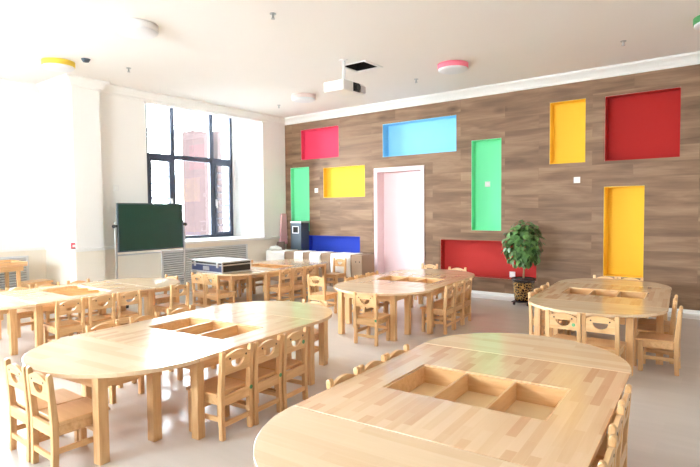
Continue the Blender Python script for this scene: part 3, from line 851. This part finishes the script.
# ------------------------------------------------------------------ potted tree
PX, PY = -2.53, 7.36
pl = thing('potted_tree', 'bushy green potted tree in a dark gold-patterned pot by the low red panel', 'plant', (PX, PY, 0))
bm = B()
lathe(bm, [(.105,.055),(.118,.06),(.136,.2),(.15,.34),(.166,.348),(.168,.378),(.155,.38),(.15,.362)], 36)
obj('pot', bm, M['pot'], pl)
bm = B(); cyl(bm, (0,0,0), .1465, .3625, .368, 28); obj('soil', bm, M['soil'], pl)
bm = B(); box(bm, -.13, .13, -.13, .13, .042, .0545)
dl = obj('plant_dolly', bm, M['rubber'], pl, .005)
for i in range(4):
    a = PI/4+PI/2*i
    bm = B(); cyl(bm, (.14*math.cos(a), .14*math.sin(a), .0215), .021, -.012, .012, 16, axis='x'); obj('caster', bm, M['rubber'], dl)
bm = B()
def tube(bm, pts, r0, r1, n=8):
    rings = []
    for i, p in enumerate(pts):
        p = Vector(p); t_ = (Vector(pts[min(i+1,len(pts)-1)])-Vector(pts[max(i-1,0)])).normalized()
        s_ = t_.cross(Vector((0,1,.1))).normalized(); n_ = s_.cross(t_); r = r0+(r1-r0)*i/(len(pts)-1)
        rings.append([bm.verts.new(p+s_*r*math.cos(2*PI*k/n)+n_*r*math.sin(2*PI*k/n)) for k in range(n)])
    for a, b in zip(rings, rings[1:]):
        for k in range(n):
            f_ = bm.faces.new((a[k],a[(k+1)%n],b[(k+1)%n],b[k])); f_.smooth = True
    bm.faces.new(rings[0][::-1]); bm.faces.new(rings[-1])
tube(bm, [(0,0,.376),(.005,0,.5),(-.004,.004,.62),(.003,0,.8),(0,0,1.0)], .015, .008)
for i in range(9):
    a = i*2.4; z = .6+.05*i
    tube(bm, [(0,0,z),(.09*math.cos(a),.09*math.sin(a),z+.07),(.19*math.cos(a),.19*math.sin(a),z+.1)], .006, .003, 6)
obj('trunk', bm, M['bark'], pl)
bm = B(); rnd = random.Random(3)
n_leaf = 0
while n_leaf < 620:
    u = Vector((rnd.gauss(0,1), rnd.gauss(0,1), rnd.gauss(0,1))).normalized()
    rr = .55+.5*rnd.random()**.6
    lump = 1+.12*math.sin(5*u.x+2*u.z)+.1*math.sin(6*u.y-3*u.z)
    c = Vector((u.x*.235*rr*lump, u.y*.235*rr*lump, .875+u.z*.315*rr))
    if c.z < .58: c.z += .05
    if PY+c.y > D-.09: continue
    d = (u*.6+Vector((rnd.uniform(-.5,.5), rnd.uniform(-.5,.5), -.75))).normalized()
    s_ = d.cross(u+Vector((rnd.uniform(-.3,.3), rnd.uniform(-.3,.3), .2))).normalized(); nn = s_.cross(d)
    L_, W_ = rnd.uniform(.07,.105), rnd.uniform(.026,.04)
    mid = [c+d*L_*q - nn*.006*(q*2-1)**2 for q in (0,.33,.66,1)]
    wd_ = (0, 1, .8, 0)
    a0 = bm.verts.new(mid[0]); e0 = bm.verts.new(mid[3])
    l1, l2 = [bm.verts.new(mid[k]+s_*W_*wd_[k]+nn*.006) for k in (1,2)]; r1, r2 = [bm.verts.new(mid[k]-s_*W_*wd_[k]+nn*.006) for k in (1,2)]
    m1, m2 = [bm.verts.new(mid[k]) for k in (1,2)]
    for fv in ((a0,l1,m1),(a0,m1,r1),(l1,l2,m2,m1),(m1,m2,r2,r1),(l2,e0,m2),(m2,e0,r2)):
        bm.faces.new(fv).smooth = True
    n_leaf += 1
bm_leaf = bm
me = bpy.data.meshes.new('foliage'); bm_leaf.to_mesh(me); bm_leaf.free(); me.materials.append(M['leaf'])
fo = bpy.data.objects.new('foliage', me); COL.objects.link(fo); fo.parent = pl

# ------------------------------------------------------------------ ceiling fittings
def ceiling_lamp(x, y, r, ring, label):
    t = thing('ceiling_lamp', label, 'ceiling lamp', (x, y, H-.095), 0, 'round ceiling lamps')
    bm = B(); lathe(bm, [(r*.98,.03),(r,.034),(r,.0945),(r*.9,.0945)], 48); obj('ring', bm, M[ring], t)
    bm = B(); lathe(bm, [(r*.5,0),(r*.85,.004),(r*.955,.016),(r*.97,.0295)], 48); obj('diffuser', bm, M['diffuser'], t)
ceiling_lamp(-5.03, 3.03, .205, 'white_plastic', 'all-white round ceiling lamp, the nearest at upper left')
ceiling_lamp(-7.0, 3.12, .19, 'lamp_yellow', 'round ceiling lamp with a yellow ring above the white column')
ceiling_lamp(-3.15, 6.40, .20, 'lamp_pink', 'round ceiling lamp with a pink ring right of the projector')
ceiling_lamp(-5.91, 6.52, .20, 'lamp_cream', 'pale cream round ceiling lamp left of the projector')
ceiling_lamp(-.30, 6.50, .20, 'lamp_green', 'round ceiling lamp with a green ring cut by the right edge')

def sprinkler(x, y, label):
    t = thing('fire_sprinkler', label, 'sprinkler', (x, y, H-.06), 0, 'ceiling sprinklers')
    bm = B(); cyl(bm, (0,0,0), .032, .053, .0595, 16); cyl(bm, (0,0,0), .009, .012, .053, 10); cyl(bm, (0,0,0), .02, .006, .011, 12)
    bar(bm, (-.016,0,.012), (-.008,0,.045), .004); bar(bm, (.016,0,.012), (.008,0,.045), .004)
    obj('sprinkler_head', bm, M['chrome'], t)
sprinkler(-6.59, 3.83, 'small ceiling sprinkler between the yellow lamp and the white lamp')
sprinkler(-3.72, 3.675, 'small ceiling sprinkler at the top centre edge of the photo')
sprinkler(-3.92, 6.77, 'small ceiling sprinkler left of the pink-ringed lamp')
sprinkler(-1.19, 6.77, 'small ceiling sprinkler above the large square red panel')
sprinkler(-6.79, 6.82, 'small ceiling sprinkler near the corner left of the cream lamp')
bm = B(); lathe(bm, [(.02,0),(.035,.004),(.05,.03),(.055,.04)], 24)
o = obj('smoke_detector', bm, M['charcoal']); o.location = (-6.62, 3.28, H-.0405); tag(o, 'small round smoke detector beside the yellow-ringed lamp', 'smoke detector')

ht = thing('ceiling_hatch', 'open square ceiling hatch showing black beside the projector', 'hatch', (sum(hx)/2, sum(hy)/2, H))
ww = (hx[1]-hx[0])/2
wy = (hy[1]-hy[0])/2
bm = B(); g = .004
box(bm, -ww-.04, ww+.04, wy, wy+.04, -.012, -.0005); box(bm, ww, ww+.04, -wy, wy, -.012, -.0005)
box(bm, -ww-.012, ww+.04, -wy-.012, -wy, -.012, -.0005); box(bm, -ww-.012, -ww, -wy, wy, -.012, -.0005)
obj('hatch_frame', bm, M['white_plastic'], ht)
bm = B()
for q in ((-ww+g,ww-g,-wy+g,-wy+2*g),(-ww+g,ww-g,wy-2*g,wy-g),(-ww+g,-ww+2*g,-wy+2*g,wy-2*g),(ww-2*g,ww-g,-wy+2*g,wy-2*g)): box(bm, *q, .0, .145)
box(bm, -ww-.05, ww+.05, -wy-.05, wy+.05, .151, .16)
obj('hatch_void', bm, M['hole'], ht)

pr = thing('projector', 'white projector with a black lens hanging from the ceiling', 'projector', (-4.13, 5.32, 2.835))
bm = B(); box(bm, -.16, .16, -.22, .22, 0, .13)
obj('projector_body', bm, M['white_plastic'], pr, .018, 3)
bm = B(); box(bm, .1605, .175, -.02, .10, .012, .118); cyl(bm, (0, .04, .066), .045, .1755, .20, 24, axis='x'); obj('lens', bm, M['black'], pr)
bm = B(); box(bm, .1605, .19, .11, .21, .015, .10); obj('lens_side_cover', bm, M['chrome'], pr, .006)
bm = B(); z_ = H-2.835
cyl(bm, (-.02,.02,0), .022, .1305, z_-.013, 16); cyl(bm, (-.02,.02,0), .055, z_-.0125, z_-.0005, 20); box(bm, -.07, .03, -.03, .07, .1305, .15); obj('ceiling_mount', bm, M['white_plastic'], pr)

# ------------------------------------------------------------------ switches, sockets
def plate(x, y, z, label, name='light_switch', cat='switch', s=.043):
    t = thing(name, label, cat, (x, y, z), 0, 'white wall plates')
    bm = B(); box(bm, -s, s, -.009, -.0005, -s, s); obj('plate', bm, M['white_plastic'], t, .002)
    bm = B(); box(bm, -s*.6, s*.6, -.0115, -.0095, -s*.6, s*.6); obj('rocker', bm, M['plaster'], t)
    return t
plate(-3.34, D+.12, 1.757, 'white square switch in the middle of the tall green panel')
plate(-1.96, D, 1.759, 'white square switch on the wood below the upright yellow panel')
plate(-6.851, D, 1.763, 'white square switch between the narrow green and yellow panels')
plate(-2.93, D+.12, .335, 'white socket at the foot of the low red panel left of the pot', 'wall_socket', 'socket', .045)
t = plate(XW, 4.218, 1.731, 'white square switch on the white wall above the chalkboard'); t.rotation_euler = (0,0,PI/2)
bx_ = thing('card_box', 'small red and white card with dark base on the white column ledge', 'card', (-7.635, 3.529, .8455))
bm = B(); box(bm, -.022, .022, -.035, .035, 0, .008); obj('base', bm, M['black'], bx_)
bm = B(); box(bm, -.012, .012, -.033, .033, .0085, .085); cd = obj('card', bm, M['redprint'], bx_)
bm = B(); box(bm, .0125, .014, -.02, .024, .025, .06); obj('print', bm, M['white_plastic'], cd)

# ------------------------------------------------------------------ light: overcast daylight through the bay windows and one added window
wd = bpy.data.worlds.new('daylight'); scene.world = wd; wd.use_nodes = True
nt = wd.node_tree; N, L = nt.nodes, nt.links
bg = N['Background']
tc = N.new('ShaderNodeTexCoord'); sx = N.new('ShaderNodeSeparateXYZ'); L.new(tc.outputs['Generated'], sx.inputs[0])
cr = N.new('ShaderNodeValToRGB'); e = cr.color_ramp.elements
e[0].position = .0; e[0].color = (.90, .955, 1, 1); e[1].position = .8; e[1].color = (.78, .89, 1, 1)
L.new(sx.outputs[2], cr.inputs[0]); L.new(cr.outputs[0], bg.inputs['Color'])
bg.inputs['Strength'].default_value = 56.0
for i, (r, a, b, z0, z1) in enumerate(wins):
    l = bpy.data.lights.new('window_portal', 'AREA'); l.shape = 'RECTANGLE'; l.size = b-a; l.size_y = z1-z0
    l.cycles.is_portal = True
    o = bpy.data.objects.new('window_portal', l); COL.objects.link(o)
    o.location = (XB-.22, (a+b)/2, (z0+z1)/2)
    o.rotation_euler = Matrix(((0,0,-1),(1,0,0),(0,-1,0))).to_euler()   # local -Z -> +X

l = bpy.data.lights.new('window_portal', 'AREA'); l.shape = 'RECTANGLE'; l.size = FW[1]-FW[0]; l.size_y = FW[3]-FW[2]  # portal of the added window in the front wall
l.cycles.is_portal = True
o = bpy.data.objects.new('window_portal', l); COL.objects.link(o)
o.location = ((FW[0]+FW[1])/2, Y0-.22, (FW[2]+FW[3])/2); o.rotation_euler = (PI/2, 0, PI)

# ------------------------------------------------------------------ camera
f_px, pitch, roll, yaw = 524.13, math.radians(2.418), math.radians(-.5155), math.radians(37.328)
c, s = math.cos, math.sin
fw = Vector((-s(yaw)*c(pitch), c(yaw)*c(pitch), -s(pitch))); rt = Vector((c(yaw), s(yaw), 0)); up = rt.cross(fw)
r_ = rt*c(roll)+up*s(roll); u_ = up*c(roll)-rt*s(roll)
cam = bpy.data.cameras.new('camera'); cam.sensor_width = 36; cam.lens = f_px*36/700; cam.clip_end = 200
co = bpy.data.objects.new('camera', cam); COL.objects.link(co)
co.matrix_world = Matrix(((r_.x,u_.x,-fw.x,0),(r_.y,u_.y,-fw.y,0),(r_.z,u_.z,-fw.z,EYE),(0,0,0,1)))
scene.camera = co

vs = scene.view_settings
scene.display_settings.display_device = 'sRGB'
vs.view_transform = 'Standard'; vs.look = 'None'; vs.gamma = 1; vs.use_curve_mapping = False
vs.exposure = 0.0
scene.cycles.max_bounces = 12; scene.cycles.diffuse_bounces = 8; scene.cycles.glossy_bounces = 4
scene.cycles.transparent_max_bounces = 12
scene.cycles.sample_clamp_indirect = 8
